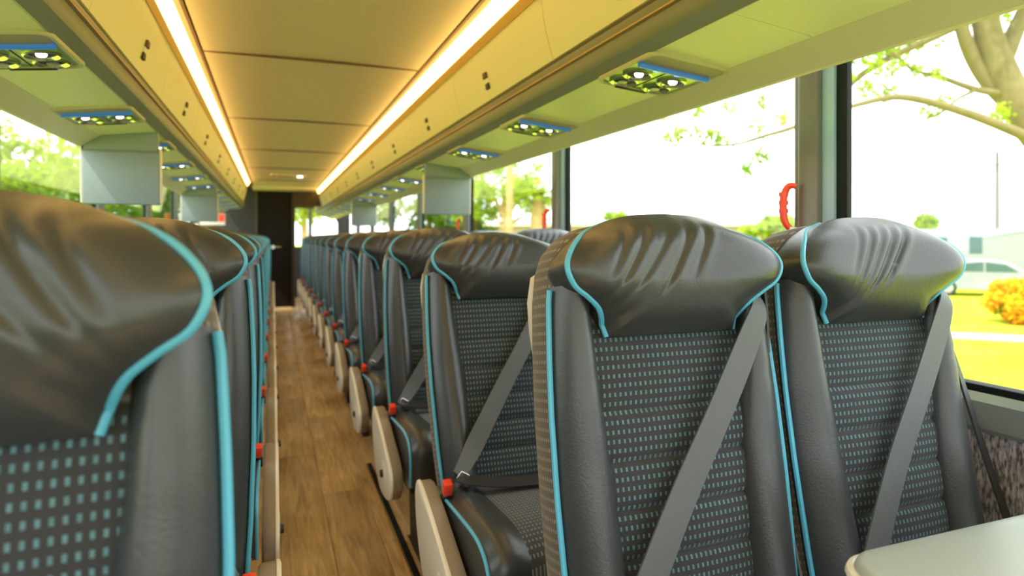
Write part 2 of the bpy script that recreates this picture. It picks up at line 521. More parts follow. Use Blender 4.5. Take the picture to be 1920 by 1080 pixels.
for side in (-1, 1):
    for py in pillars:
        o_ = [(X(side, w + .012), z) for w, z in GP]
        sec = []
        for yy, dep in ((-.045, .020), (-.042, .036), (-.030, .042), (.012, .042), (.022, .036), (.036, .034), (.040, .012)):
            sec.append([(x, py + yy, z) for x, z in o_] + [(X(side, w - dep), py + yy, z) for w, z in GP[::-1]])
        MB().loft(sec).build('trim_%d' % tn, 'pillar', kind='structure', angle=30); tn += 1

# ---- rear: bulkhead with lavatory door, passage to the back window
YB = 10.6
wr = MB().box(XC - WALL, -0.235, YB, YB + .04, 0, CZ + .05).build('wall_rear', 'bulk_grey', kind='structure')
MB().box(-0.235, 0.275, YB + .01, YB + .05, 0.0, CZ).build('door_1', 'door', kind='structure')
dr = bpy.data.objects['door_1']
MB().box(0.275, 0.325, YB - .02, YB + 1.2, 0.0, CZ).build('trim_40', 'bulk_brown', kind='structure')
MB().box(-0.25, -0.228, YB - .012, YB + .02, 0.0, CZ).build('trim_41', 'groove', kind='structure')
MB().box(0.325, 0.80, YB - .01, YB + .03, EYE + .50, CZ + .02).build('trim_42', 'bulk_brown', kind='structure')
hd = empty('door_handle', (0.0, YB + .01, .935))
hd.parent = dr
MB().lathe([(.0, -.02), (.028, -.02), (.03, -.012), (.03, 0)], (0, 0, 0), axis='Y').build('rose', 'chrome', hd)
MB().tube([(0, -.012, 0), (0, -.055, 0), (.02, -.062, 0), (.12, -.06, .004)], [.011, .011, .011, .009]).build('lever', 'chrome', hd)
# back wall with window opening
rw = MB()
wx0, wx1, wz0, wz1 = .36, 1.12, .92, 1.62
rw.box(XC - WALL, wx0, Y1 - .05, Y1, 0, 2.0).box(wx1, XC + WALL, Y1 - .05, Y1, 0, 2.0).box(wx0, wx1, Y1 - .05, Y1, 0, wz0).box(wx0, wx1, Y1 - .05, Y1, wz1, 2.0)
rw.prism([(wx1, wz1), (wx1 - .14, wz1), (wx1, wz1 - .26)], Y1 - .055, Y1, 'Y')
rw.build('wall_back', 'bulk_grey', kind='structure', smooth=False)
bw = empty('window_%d' % wn, (.74, Y1 - .03, wz0), kind='structure'); wn += 1
MB().box(wx0 - .74, wx1 - .74, .0, .006, 0, wz1 - wz0).build('pane', 'glass', bw)
MB().box(-.14, -.07, -.03, .02, 0, wz1 - wz0, .004).build('mullion', 'monitor', bw)
# windscreen end behind the viewer
MB().box(XC - WALL - .02, XC + WALL + .02, Y0 - .06, Y0, -.06, .55).build('wall_front', 'bulk_grey', kind='structure', smooth=False)
fw = empty('window_%d' % wn, (XC, Y0 - .03, .55), kind='structure'); wn += 1
MB().box(-WALL, WALL, 0, .008, 0, 1.3).build('pane', 'glass', fw)
MB().box(-.03, .03, -.03, .03, 0, 1.3, .006).build('mullion', 'rubber', fw)

# ================================================================== OVERHEAD RACKS
def zz(Z): return EYE + Z
def rack(side, yend, phase):
    nm = 'left' if side < 0 else 'right'
    r = empty('overhead_rack', (X(side, .57), Y0, zz(.39)), cat='luggage rack',
              label='cream overhead luggage rack running along the %s-hand windows' % nm)
    ox, oy, oz = r.location
    def sec(name, poly, mat, ya, yb, angle=30, parent=r, **k):
        return MB().prism([(X(side, w) - ox, zz(z) - oz) for w, z in poly], ya - oy, yb - oy, 'Y').build(name, mat, parent, angle=angle, **k)
    sec('rail', [(.556, .484), (.547, .478), (.543, .462), (.5435, .44), (.546, .42), (.551, .411), (.560, .411), (.57, .484)], 'rail', Y0, yend)
    sec('ridge_highlight', [(.5425, .456), (.5365, .4535), (.5365, .4495), (.5425, .447), (.548, .45)], 'gold', Y0, yend)  # rail ridge coloured gold to paint its highlight
    sec('rail_strip', [(.5495, .4115), (.578, .3945), (.590, .398), (.56, .42)], 'rail_light', Y0, yend)
    und = [(.578, .397), (.758, .3765), (.766, .374), (.766, .386), (.578, .410)]
    y = (1.29 if side > 0 else 1.585) - .735 * 4.5
    while y < yend - .05:
        a, b_ = max(Y0, y) + .001, min(yend, y + 1.47) - .001
        if b_ > a: sec('underside_panel', und, 'under', a, b_, angle=18)
        y += 1.47
    lip = [(.7665, .3735), (.772, .371), (.826, .3325), (.834, .330), (.843, .334), (.850, .36), (.90, .55), (.93, .80), (.90, .80), (.86, .50), (.80, .40), (.7665, .386)]
    sec('lip_panel', lip, 'lip', Y0, yend, angle=15)
    sec('bin_floor', [(.56, .412), (.80, .395), (.80, .41), (.56, .425)], 'shellout', Y0, yend)
    # lamp cove and its glowing strip
    sec('cove', [(.447, .775), (.478, .790), (.53, .775), (.53, .66), (.512, .66), (.505, .70), (.480, .752), (.462, .762), (.447, .762)], 'cream', Y0, yend)
    sec('cove_trim', [(.4465, .7555), (.4575, .7545), (.4595, .7625), (.4465, .775)], 'taupe', Y0, yend)
    sec('painted_cove_glow', [(.502, .7005), (.5085, .664), (.512, .664), (.508, .702)], 'amber', Y0, yend)  # amber strip painted for the LED-lit cream seen in the door slots
    sec('led_strip', [(.4750, .7515), (.5005, .7015), (.508, .708), (.482, .758)], 'led', Y0, yend)
    sec('shadow_gap', [(.553, .490), (.60, .490), (.60, .475), (.556, .475)], 'groove', Y0, yend)
    # doors
    DL = 0.92
    y = phase
    while y > Y0: y -= DL
    prof = smooth_curve([(.511, .694), (.514, .65), (.521, .60), (.532, .55), (.549, .492)], 4)
    while y < yend - .05:
        a, b_ = max(y, Y0) + .0015, min(y + DL, yend) - .0015
        if b_ - a > .1:
            rows = []
            nseg = 36
            for q in range(nseg + 1):
                yy = a + (b_ - a) * q / nseg
                t = (yy - y) / DL
                dip = 0.026 * (1 / (1 + math.exp(-(t - .10) * 70))) * (1 / (1 + math.exp((t - .72) * 70)))
                ring = []
                for w, z in prof:
                    k = max(0, (z - .60) / .094)
                    ring.append((X(side, w - .000) - ox, yy - oy, zz(z - dip * k) - oz))
                for w, z in prof[::-1]:
                    k = max(0, (z - .60) / .094)
                    ring.append((X(side, w + .014) - ox, yy - oy, zz(z - dip * k - .003) - oz))
                rows.append(ring)
            d = MB().loft(rows).build('bin_door', 'cream', r, angle=35)
            yl = y + DL * .575
            if a < yl < b_ - .03:
                lt = MB()
                c0 = (.531, .553)
                def lp(dw, dz): return (X(side, c0[0] + dw) - ox, zz(c0[1] + dz) - oz)
                poly = [lp(-.0055 - .005 * .35, .022), lp(-.0035 + .0055, -.022), lp(.010, -.022), lp(.004, .022)]
                MB().prism(poly, yl - oy - .012, yl - oy + .012, 'Y').build('latch', 'white', d)
                for dz in (.018, -.018):
                    s_ = -dz * .30
                    poly = [lp(-.0075 + s_, dz + .0095), lp(-.0055 + s_, dz - .0095), lp(.008, dz - .0095), lp(.004, dz + .0095)]
                    MB().prism(poly, yl - oy - .016, yl - oy + .016, 'Y').build('latch_button', 'groove' if dz > 0 else 'steel_dark', d)
        y += DL
    # end cap
    cap = [(.447, .775), (.511, .694), (.521, .60), (.549, .49), (.545, .43), (.578, .395), (.72, .383), (.838, .330), (.93, .80), (.6, .80)]
    sec('end_cap', cap, 'cream', yend, yend + .02)
    return r
rackL = rack(-1, 9.35, 1.617)
rackR = rack(1, 12.2, 1.617)

# ================================================================== SERVICE UNITS
def make_psu():
    r = empty('service_unit')
    # rounded rim: local x across, y along the coach, z up; hangs below z = 0
    o_ = rrect(-.105, .105, -.135, .135, .03); i_ = rrect(-.095, .095, -.125, .125, .024)
    mb = MB()
    mb.grid([[(x, y, .004) for x, y in o_], [(x, y, -.006) for x, y in o_], [(x * .985, y * .985, -.009) for x, y in o_],
             [(x, y, -.008) for x, y in i_], [(x, y, .0) for x, y in i_]], True)
    mb.build('rim', 'shell', r)
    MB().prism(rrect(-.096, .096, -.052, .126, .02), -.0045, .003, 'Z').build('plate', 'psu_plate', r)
    MB().box(-.0015, .0015, -.03, .12, -.0055, -.004).build('plate_seam', 'groove', r)
    MB().prism(rrect(-.096, .096, -.126, -.060, .022), -.0070, .003, 'Z').build('speaker_cover', 'psu_grey', r)
    bar = [(-.061, -.004), (-.061, -.013), (-.0585, -.0165), (-.053, -.0165), (-.0505, -.013), (-.0505, -.004)]
    MB().prism(bar, -.092, .092, 'X').build('lens_bar', 'blue', r)
    for sx in (-1, 1):
        for yy, lamp in ((.024, True), (.088, False)):
            c = (sx * .047, yy, 0)
            n = MB().lathe([(.034, -.004), (.036, -.009), (.032, -.011), (.029, -.008), (.026, -.003)], c, 28)
            n = n.build('nozzle_ring', 'psu_ring', r)
            MB().lathe([(.027, -.004), (.026, -.0048), (.0, -.0046)], c, 24).build('nozzle', 'black', n)
            if lamp:
                MB().lathe([(.0105, -.005), (.0105, -.009), (.008, -.012), (.0, -.013)], (c[0], c[1] - .006, 0), 20).build('reading_lamp', 'lamp', n)
            else:
                MB().lathe([(.012, -.005), (.012, -.008), (.0, -.009)], (c[0], c[1] + .006, 0), 16).build('vent_knob', 'alu', n)
        MB().lathe([(.010, -.004), (.010, -.007), (.0, -.008)], (sx * .028, -.032, 0), 14).build('call_button', 'lamp_blue', r)
    MB().lathe([(.008, -.004), (.008, -.007), (.0, -.008)], (0, -.034, 0), 14).build('call_button', 'blue', r)
    MB().box(-.045, .045, .127, .138, -.011, .0, .002).build('number_plate', 'black', r)
    return r
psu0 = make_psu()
ordn = ['nearest', 'second', 'third', 'fourth', 'fifth', 'sixth', 'seventh', 'eighth', 'ninth', 'tenth', 'eleventh', 'twelfth', 'thirteenth', 'fourteenth', 'fifteenth', 'sixteenth']
first = True
for side, ph in ((1, 1.29), (-1, 1.585)):
    nm = 'right' if side > 0 else 'left'
    k = 0
    y = ph
    while y < (11.9 if side > 0 else 9.2):
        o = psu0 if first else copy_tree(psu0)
        first = False
        o.location = (X(side, .679), y, zz(.3865)); o.rotation_euler = (0, side * math.radians(6.2), 0)
        tag(o, 'air nozzle and reading lamp unit under the %s rack, %s' % (nm, 'nearest the viewer' if k == 0 else ordn[k] + ' from the viewer'), 'air vent', 'overhead service units')
        y += 0.735; k += 1

# ================================================================== FOLD-DOWN MONITORS
def monitor(side, y, label):
    r = empty('ceiling_monitor', (X(side, .70), y, zz(.385)), (math.radians(3), 0, 0), label=label, cat='monitor', group='drop-down monitors under the racks')
    MB().box(-.125, .125, -.018, .018, -.262, -.062, .006).build('housing', 'monitor', r)
    MB().box(-.12, .12, -.012, .020, -.064, .012, .004).build('hinge_cover', 'monitor', r)
    MB().box(-.118, .118, .0175, .0195, -.25, -.08).build('screen', 'screen', r)
    for sx in (-1, 1):
        MB().box(sx * .1275 - .003, sx * .1275 + .003, -.014, .014, -.258, -.05, .002).build('side_trim', 'monitor_edge', r)
    MB().box(-.124, .124, -.0195, -.0175, -.069, -.066).build('joint_line', 'rail', r)
    return r
monitor(1, 3.34, 'grey drop-down monitor under the right rack, nearer of the two')
monitor(1, 6.68, 'small grey drop-down monitor farther back under the right rack')
monitor(-1, 2.72, 'large grey drop-down monitor under the left rack')
monitor(-1, 5.40, 'grey drop-down monitor farther back under the left rack')

# ================================================================== SEATS
PIV = 0.46
TILT = math.radians(10)
PY = -0.095
def hz(z): return (z - PIV) / math.cos(TILT)

head_half = smooth_curve([(0, 1.1145), (.06, 1.112), (.105, 1.102), (.148, 1.082), (.180, 1.055), (.194, 1.028), (.184, 1.002), (.160, .985),
                          (.138, .968), (.124, .946), (.117, .926)], 6)
body_tab = [(0.44, .196), (0.55, .203), (.70, .208), (.82, .208), (.90, .205), (.98, .200), (1.03, .192), (1.06, .180), (1.085, .158), (1.10, .130), (1.108, .09), (1.1125, .04)]
panel_tab = [(0.44, .108), (0.60, .114), (.75, .122), (.85, .130), (.95, .136)]

def back_local(mb_pts):
    """(x, d, h) -> mesh coords in the pivot frame (front faces -y)"""
    return [(p[0], -p[1], p[2]) for p in mb_pts]

def build_seat(side, aisle, tilt=TILT, name='coach_seat'):
    """side=+1: belt runs from +x shoulder to -x hip (aisle at -x); side=-1 mirrored"""
    r = empty(name)
    sx = side
    bk = dict(loc=(0, PY, PIV), rot=(-tilt, 0, 0))
    # --- fabric body of the backrest
    rings = []
    for z, W in body_tab:
        top = max(0, (z - 1.03) / .085)
        dF = -.004 - .02 * top ** 2
        dB = -.105 + .02 * top ** 2
        if z < .6: dB += .0
        ring = []
        for k in range(28):
            a = 2 * PI * k / 28
            ca, sa = math.cos(a), math.sin(a)
            xx = W * math.copysign(abs(ca) ** .45, ca)
            dd = (dF + dB) / 2 + (dF - dB) / 2 * math.copysign(abs(sa) ** .45, sa)
            ring.append((xx, -dd, hz(z)))
        rings.append(ring)
    MB().loft(rings).build('backrest', 'fabric_side', r, angle=60, **bk)
    # --- rear shell
    rings = []
    for z, W in [(.50, .15), (.56, .178), (.75, .188), (.90, .191), (.94, .195), (.99, .195), (1.03, .186), (1.05, .15)]:
        ring = []
        for k in range(20):
            a = 2 * PI * k / 20
            ca, sa = math.cos(a), math.sin(a)
            ring.append(((W + .003) * math.copysign(abs(ca) ** .5, ca), .100 + .02 * math.copysign(abs(sa) ** .6, sa), hz(z)))
        rings.append(ring)
    MB().loft(rings).build('back_shell', 'shell', r, angle=60, **bk)
    # --- leather bolsters
    for s in (-1, 1):
        rows = []
        NZ = 26
        for i in range(NZ + 1):
            z = .44 + (1.005 - .44) * i / NZ
            xi = interp(panel_tab, z); xo = interp(body_tab, z) - .002
            row = [(s * xi, .012, hz(z))]
            low = 1 + .5 * max(0, (.75 - z) / .3)
            for k in range(11):
                u = k / 10
                d = .002 - .010 * u ** 2 + .032 * low * math.sin(PI * u ** .85) ** .75
                d += .0012 * math.sin(z * 120 + u * 5) * math.exp(-((z - .86) / .06) ** 2) * math.sin(PI * u)
                row.append((s * (xi + (xo - xi) * u), -d, hz(z)))
            row.append((s * xo, .018, hz(z)))
            rows.append(row)
        MB().loft(rows).build('side_bolster', 'leather', r, angle=60, **bk)
        pts = []
        for i in range(31):
            z = .45 + (1.0 - .45) * i / 30
            pts.append((s * (interp(body_tab, z) + .001), .004, hz(z)))
        MB().tube(pts, .0046, 8).build('piping', 'piping', r, **bk)
    # --- quilted centre panel
    qs = [.945, .815, .742, .672, .604, .535, .45]
    for a, b_ in zip(qs[:-1], qs[1:]):
        rows = []
        for i in range(9):
            v = i / 8
            z = b_ + (a - b_) * v
            W = interp(panel_tab, z) + .002
            row = [(-W, .012, hz(z))]
            for k in range(13):
                u = -1 + 2 * k / 12
                d = .000 + .008 * max(0, math.sin(PI * v)) ** .35 * (1 - .25 * u * u) + .004 * (1 - u * u)
                row.append((W * u, -d, hz(z)))
            row.append((W, .012, hz(z)))
            rows.append(row)
        MB().loft(rows).build('quilted_panel', 'fabric', r, angle=60, **bk)
    # --- headrest pillow with wings
    out = head_half + [(-x, z) for x, z in head_half[::-1][0:]]
    # resample the closed outline
    P = []
    bottom = [(head_half[-1][0] * (1 - t), head_half[-1][1] - .002 * math.sin(PI * t)) for t in (0.2, .4, .6, .8, 1.0)]
    half = head_half + bottom
    P = half + [(-x, z) for x, z in half[::-1][1:-1]]
    cz = 1.02
    def dedge(x, z):
        wing = max(0, 1 - ((z - 1.02) / .075) ** 2)
        return .016 + .046 * wing * min(1, abs(x) / .12) + (.010 * (1 - min(1, abs(x) / .15)))
    # (x at the top, sweep, curl, depth, z range): long folds that sweep down towards the belt buckle
    creases = [(-.060, .30, 1.2, .7, .98, 1.105), (-.030, .36, 1.5, .9, .955, 1.105), (-.002, .42, 1.7, .8, .945, 1.105), (.026, .46, 1.8, 1.0, .94, 1.11),
               (.056, .50, 1.9, 1.1, .94, 1.105)] if not aisle else \
              [(-.085, .38, 1.4, .8, .985, 1.10), (-.050, .45, 1.8, .9, .96, 1.105), (-.006, .55, 1.9, .6, .95, 1.10), (.026, .42, 1.4, 1.0, .96, 1.105), (.058, .36, 1.0, .8, .99, 1.10)]
    def wrinkle(x, z):
        t = 0
        for cx, sl, cu, am, za, zb in creases:
            q = z - 1.105
            dx = (x * sx - cx) - sl * q + cu * q * q
            fd = max(0, min(1, (z - za) / .05)) * max(0, min(1, (zb - z) / .015 + .3))
            t -= fd * (am * math.exp(-(dx / .0060) ** 2) - .60 * am * math.exp(-((dx - .0125) / .0090) ** 2))
        return .0030 * t
    rings = []
    NR = 48
    for q in range(NR, 0, -1):
        rr = q / NR
        ring = []
        for x, z in P:
            px_, pz = x * rr, cz + (z - cz) * rr
            e = dedge(x, z)
            mid = .066
            hi = max(0, (pz - 1.055) / .06); lo_ = max(0, (1.005 - pz) / .08)
            D = .074 + .012 * (px_ / .19) ** 2 - .030 * hi ** 2 - .034 * lo_ ** 1.6
            k6 = rr ** 7
            d = D * (1 - k6) + e * k6
            d += wrinkle(px_, pz) * (1 - rr ** 6)
            ring.append((px_, -d, hz(pz)))
        rings.append(ring)
    side_rings = []
    for f_, sc in ((1.0, .985), (.6, .99), (.25, .985), (0, .965)):
        ring = []
        for x, z in P:
            e = dedge(x, z) - .008
            d = e * f_ + (-.035) * (1 - f_)
            if z < .97: d = max(d, -.012)
            ring.append((x * sc, -d, hz(cz + (z - cz) * sc)))
        side_rings.append(ring)
    allr = side_rings[::-1] + rings
    hb = MB().loft(allr).build('headrest', 'leather', r, angle=80, **bk)
    for s in (-1, 1):
        pts = []
        for x, z in head_half[10:]:
            lo = max(0, min(1, (.165 - x) / .05)) if z > 1.04 else 0
            pts.append((s * (x * 1.004), -(dedge(x, z) - .002 - .010 * lo), hz(z - .0035 * lo)))
        hp = MB().tube(pts, .0046, 8).build('headrest_piping', 'piping', hb)
    # --- cushion
    prof = smooth_curve([(-.05, .455), (-.15, .462), (-.28, .472), (-.38, .478), (-.44, .470), (-.478, .445), (-.490, .40), (-.485, .34)], 5)
    rows = []
    for k in range(13):
        u = -1 + 2 * k / 12
        rows.append([(.122 * u, y - .004 * (1 - u * u), z + .006 * (1 - u * u)) for y, z in prof] + [(.122 * u, -.44, .335), (.122 * u, -.05, .40)])
    MB().loft(rows).build('cushion', 'fabric_flat', r, angle=50)
    for s in (-1, 1):
        rows = []
        for k in range(10):
            u = k / 9
            x = s * (.120 + (.206 - .120) * u)
            lift = .012 * math.sin(PI * min(1, u * 1.1)) - .012 * max(0, u - .75) / .25
            rows.append([(x, y - lift * .4, z + lift) for y, z in prof] + [(x, -.43, .335), (x, -.05, .40)])
        bo = MB().loft(rows).build('cushion_bolster', 'leather', r, angle=50)
        MB().tube([(s * .2075, y + .004, z - .010) for y, z in prof], .0042, 6).build('cushion_piping', 'piping', bo)
        poly = [(y + .008, z - .014) for y, z in prof] + [(-.42, .30), (-.05, .33)]
        MB().prism(poly, s * .196, s * .205, 'X').build('cushion_side', 'fabric_side', bo)
    # --- frame and legs
    MB().box(-.19, .19, -.40, -.04, .27, .345, .01).build('seat_frame', 'steel_dark', r)
    for s in (-.12, .12):
        MB().prism([(-.33, .28), (-.10, .28), (-.14, .02), (-.08, .0), (-.36, .0), (-.31, .02)], s - .018, s + .018, 'X').build('leg', 'steel_dark', r)
    # --- belts
    def fr(x, d, h):       # backrest frame -> seat frame
        y, z = -d, h
        return (x, PY + y * math.cos(tilt) + z * math.sin(tilt), PIV - y * math.sin(tilt) + z * math.cos(tilt))
    def ribbon(pts, widthdir, w, t=.0016):
        P_ = [Vector(p) for p in pts]
        rows = []
        for i, p in enumerate(P_):
            tan = (P_[min(i + 1, len(P_) - 1)] - P_[max(i - 1, 0)]).normalized()
            wd = Vector(widthdir[i] if isinstance(widthdir, list) else widthdir)
            wd = (wd - tan * wd.dot(tan)).normalized()
            n = tan.cross(wd).normalized() * t
            ww = w[i] if isinstance(w, list) else w
            rows.append([p - wd * ww / 2 - n, p + wd * ww / 2 - n, p + wd * ww / 2 + n, p - wd * ww / 2 + n])
        return MB().loft(rows)
    sh = [(.172, -.02, .540), (.169, .016, .534), (.158, .040, .508), (.134, .046, .470), (.06, .043, .355), (-.02, .040, .239), (-.09, .046, .138), (-.135, .055, .075), (-.178, .080, .025)]
    pts = smooth_curve([fr(sx * x, d, h) for x, d, h in sh], 4)
    wid = [float(v) for v in np.interp(np.linspace(0, 1, len(pts)), [0, .12, .22, .42, .85, 1], [.012, .015, .026, .044, .048, .032])]
    ribbon(pts, (sx * .82, -.1, -.55), wid).build('shoulder_belt', 'belt', r)
    sd = [(.188, .020, .545), (.203, .002, .50), (.211, -.018, .40), (.213, -.026, .33), (.213, -.020, .2), (.213, -.004, .05)] if aisle else [(.188, .020, .545), (.201, -.006, .47), (.214, .0, .36), (.228, .010, .22), (.242, .022, .09), (.246, .030, .03)]
    pts = smooth_curve([fr(sx * x, d, h) for x, d, h in sd], 4)
    if aisle:
        ribbon(pts, (sx * .45, .9, 0), .026, .002).build('side_belt', 'belt', r)
    else:
        for off in (0, .0125, .025):
            k_ = np.linspace(.35, 1, len(pts))
            ribbon([(p[0] + sx * off * k_[i], p[1] + off * .3, p[2]) for i, p in enumerate(pts)], (sx * .9, .35, 0), .0115, .002).build('side_belt', 'belt_dark', r)
    cp = fr(sx * .212, -.022, .325)
    MB().box(cp[0] - .006, cp[0] + .006, cp[1] - .012, cp[1] + .012, cp[2] - .022, cp[2] + .022, .004).build('belt_clip', 'alu', r)
    lap = [(.205, -.16, .50), (.15, -.185, .493), (.05, -.20, .489), (-.06, -.19, .489), (-.15, -.165, .496), (-.185, -.15, .505)]
    pts = smooth_curve([(sx * x, y, z) for x, y, z in lap], 4)
    ribbon(pts, (0, 1, .2), .044).build('lap_belt', 'belt_dark', r)
    bx = sx * -.204
    bm_ = MB().box(-.011, .011, -.012, .012, -.017, .017, .003).build('buckle', 'red', r, loc=(bx, -.155, .482), rot=(.35, 0, 0))
    MB().box(-.011, .011, -.011, .011, -.050, -.016, .003).build('buckle_stalk', 'black', bm_)
    lt = MB().box(-.013, .013, -.003, .003, -.022, .022, .002).build('belt_tongue', 'chrome', r, loc=(sx * -.172, -.160, .498), rot=(.3, sx * .55, 0))
    # --- aisle-side shield
    if aisle:
        poly = smooth_curve([(-.03, .44), (-.045, .468), (-.085, .473), (-.18, .446), (-.31, .400), (-.395, .365), (-.428, .335), (-.422, .29), (-.37, .250), (-.24, .232), (-.12, .27), (-.05, .36), (-.03, .44)], 5)[:-1]
        xo, xi_ = sx * -.258, sx * -.217
        cy_ = sum(p[0] for p in poly) / len(poly); cz_ = sum(p[1] for p in poly) / len(poly)
        def scl(k): return [(cy_ + (y - cy_) * k, cz_ + (z - cz_) * k) for y, z in poly]
        mb = MB().loft([[(xo + sx * .0, y, z) for y, z in scl(.955)], [(xo + sx * .003, y, z) for y, z in scl(.99)], [(xo + sx * .006, y, z) for y, z in scl(1.0)], [(xo + sx * .009, y, z) for y, z in scl(1.0)]])
        shd = mb.build('side_shield', 'shield', r, angle=50)
        MB().loft([[(xo + sx * .009, y, z) for y, z in scl(.985)], [(xi_ - sx * .006, y, z) for y, z in scl(.985)], [(xi_, y, z) for y, z in scl(.95)]]).build('shield_edge', 'shield_trim', shd, angle=50)
        MB().lathe([(.0, -.004), (.030, -.003), (.036, .0), (.036, .002)], (xo, -.30, .32), 24, 'X').build('shield_boss', 'shield', shd)
        kb = MB().lathe([(.0, sx * -.012), (.011, sx * -.012), (.013, sx * -.004), (.013, 0)], (xo, -.30, .315), 16, 'X').build('recline_button', 'black', shd)
    return r

def relabel(o, side, aisle, k):
    block = 'right' if side > 0 else 'left'
    where = 'aisle' if aisle else 'window'
    row = 'nearest row' if k == 0 else ordn[k] + ' row from viewer'
    tag(o, 'black coach seat with blue piping, %s block, %s side, %s' % (block, where, row), 'seat', 'coach seats in rows')

NR_, NL_ = 13, 13
protos = {}
for side in (1, -1):
    for aisle in (True, False):
        protos[(side, aisle)] = build_seat(side, aisle)
for side in (1, -1):
    n = 13
    for aisle in (True, False):
        used = False
        for k in range(n):
            y = (.895 + .75 * k) if side > 0 else (.60 + .745 * k)
            if side < 0 and y > 10.35: continue
            if side > 0 and aisle and k == 1:
                o = build_seat(side, True, TILT + math.radians(9))
            elif not used:
                o = protos[(side, aisle)]; used = True
            else:
                o = copy_tree(protos[(side, aisle)])
            o.location = (X(side, .419 if aisle else .859), y, 0)
            relabel(o, side, aisle, k)

# ================================================================== TABLE, HANDLES, SIGN
tb = empty('table', (XC + .80, .30, 0), label='pale grey wall table with rounded corner in front of the nearest right seats', cat='table')
o_ = rrect(-.345, .36, -.30, .285, .05, 8)
MB().loft([[(x * s, y * s, z) for x, y in o_] for s, z in ((.97, .672), (.99, .675), (1.0, .683), (1.0, .690), (.992, .697), (.975, .70))]).build('table_top', 'table', tb, angle=50)
e_ = [(x * 1.004, y * 1.004) for x, y in o_]
MB().tube([(x, y, .684) for x, y in e_], .0075, 8, closed=True).build('table_edging', 'table_edge', tb)
MB().box(.10, .16, -.05, .05, 0, .675, .012).build('table_leg', 'alu', tb)
MB().prism(rrect(.03, .23, -.12, .12, .03), 0, .015, 'Z').build('table_foot', 'alu', tb)

def ehandle(side, y, label):
    r = empty('emergency_handle', (X(side, WALL - .03), y - .026, 1.113), label=label, cat='handle', group='red emergency window handles')
    s = -side
    pts = smooth_curve([(0, -.016, .105), (s * .008, -.010, .108), (s * .014, .0, .102), (s * .018, .007, .080), (s * .019, .009, .050), (s * .018, .007, .02), (s * .012, .002, .0), (s * .004, -.004, -.008)], 5)
    MB().tube(pts, [.0075 + .003 * math.sin(PI * i / (len(pts) - 1)) for i in range(len(pts))], 10).build('grip', 'red', r)
    for q in (.085, .062, .040):
        MB().tube([(s * .0185, .008, q - .006), (s * .0185, .008, q + .006)], .0125, 10).build('grip_band', 'red', r)
    MB().box(-.012, .012, -.012, .012, -.022, -.004, .003).build('pivot', 'white', r)
for k, (py, nm_) in enumerate(((1.335, 'nearest'), (2.97, 'second'), (4.605, 'third'))):
    ehandle(1, py + .052, 'red emergency window handle beside the %s pillar of the right-hand windows' % nm_)
ehandle(-1, 4.605 + .052, 'red emergency window handle beside a pillar of the left-hand windows')
ehandle(-1, 6.24 + .052, 'red emergency window handle beside the farther pillar of the left-hand windows')
sg = empty('sign', (X(-1, .97), 9.9, 1.33), label='small white notice with a red block near the rear bulkhead, left side', cat='sign')
MB().box(-.16, .16, 0, .012, -.07, .09, .003).build('sign_plate', 'white', sg)
MB().box(.02, .15, -.004, .0, -.02, .085).build('red_block', 'red', sg)

# ================================================================== OUTSIDE
GZ = -1.30
MB().box(-140, 160, -60, 220, GZ - .3, GZ).build('lawn', 'grass', kind='structure', smooth=False)
# footpath across the lawn
d = Vector((1.17, -1.07, 0)).normalized(); nrm = Vector((-d.y, d.x, 0))
c0 = Vector((15.9, 10.4, 0))
slab = MB()
slab.add([tuple(c0 + d * a + nrm * b_ + Vector((0, 0, z))) for z in (GZ - .1, GZ + .03) for a, b_ in ((-40, -.45), (30, -.45), (30, .45), (-40, .45))],
         [(0, 3, 2, 1), (4, 5, 6, 7), (0, 1, 5, 4), (1, 2, 6, 5), (2, 3, 7, 6), (3, 0, 4, 7)])
slab.build('footpath', 'concrete', smooth=False, kind='structure')

def leaf_cloud(centres, n, size, seed, up=0.3):
    """centres: (x, y, z, rx, ry, rz)"""
    g = np.random.default_rng(seed)
    C = np.array(centres, float)
    vol = C[:, 3] * C[:, 4] * C[:, 5]
    idx = g.choice(len(C), n, p=vol / vol.sum())
    # clumps
    p = g.normal(size=(n, 3)); p /= np.linalg.norm(p, axis=1)[:, None]
    p *= (g.random(n) ** .45)[:, None]
    pos = C[idx, :3] + p * C[idx, 3:6]
    nm = g.normal(size=(n, 3)); nm[:, 2] += up; nm /= np.linalg.norm(nm, axis=1)[:, None]
    t = np.cross(nm, g.normal(size=(n, 3))); t /= np.linalg.norm(t, axis=1)[:, None]
    b_ = np.cross(nm, t)
    s = size * (0.6 + .8 * g.random(n))[:, None]
    v = np.empty((n, 4, 3))
    v[:, 0] = pos - t * s; v[:, 1] = pos - b_ * s * .5; v[:, 2] = pos + t * s; v[:, 3] = pos + b_ * s * .5
    return v.reshape(-1, 3)

def foliage(parent, name, mat, verts):
    n = len(verts) // 4
    me = bpy.data.meshes.new(name)
    me.from_pydata(verts.tolist(), [], np.arange(n * 4).reshape(-1, 4).tolist())
    me.materials.append(M[mat])
    o = bpy.data.objects.new(name, me); col.objects.link(o); o.parent = parent
    o['kind'] = 'stuff'
    return o

def clumps(seed, c, r, n, cr):
    """n clump ellipsoids scattered in a crown of centre c, radii r"""
    g = np.random.default_rng(seed)
    out = []
    for i in range(n):
        p = g.normal(size=3); p /= np.linalg.norm(p); p *= g.random() ** .4
        q = cr * (0.6 + .8 * g.random())
        out.append((c[0] + p[0] * r[0], c[1] + p[1] * r[1], c[2] + p[2] * r[2], q, q, q * .75))
    return out

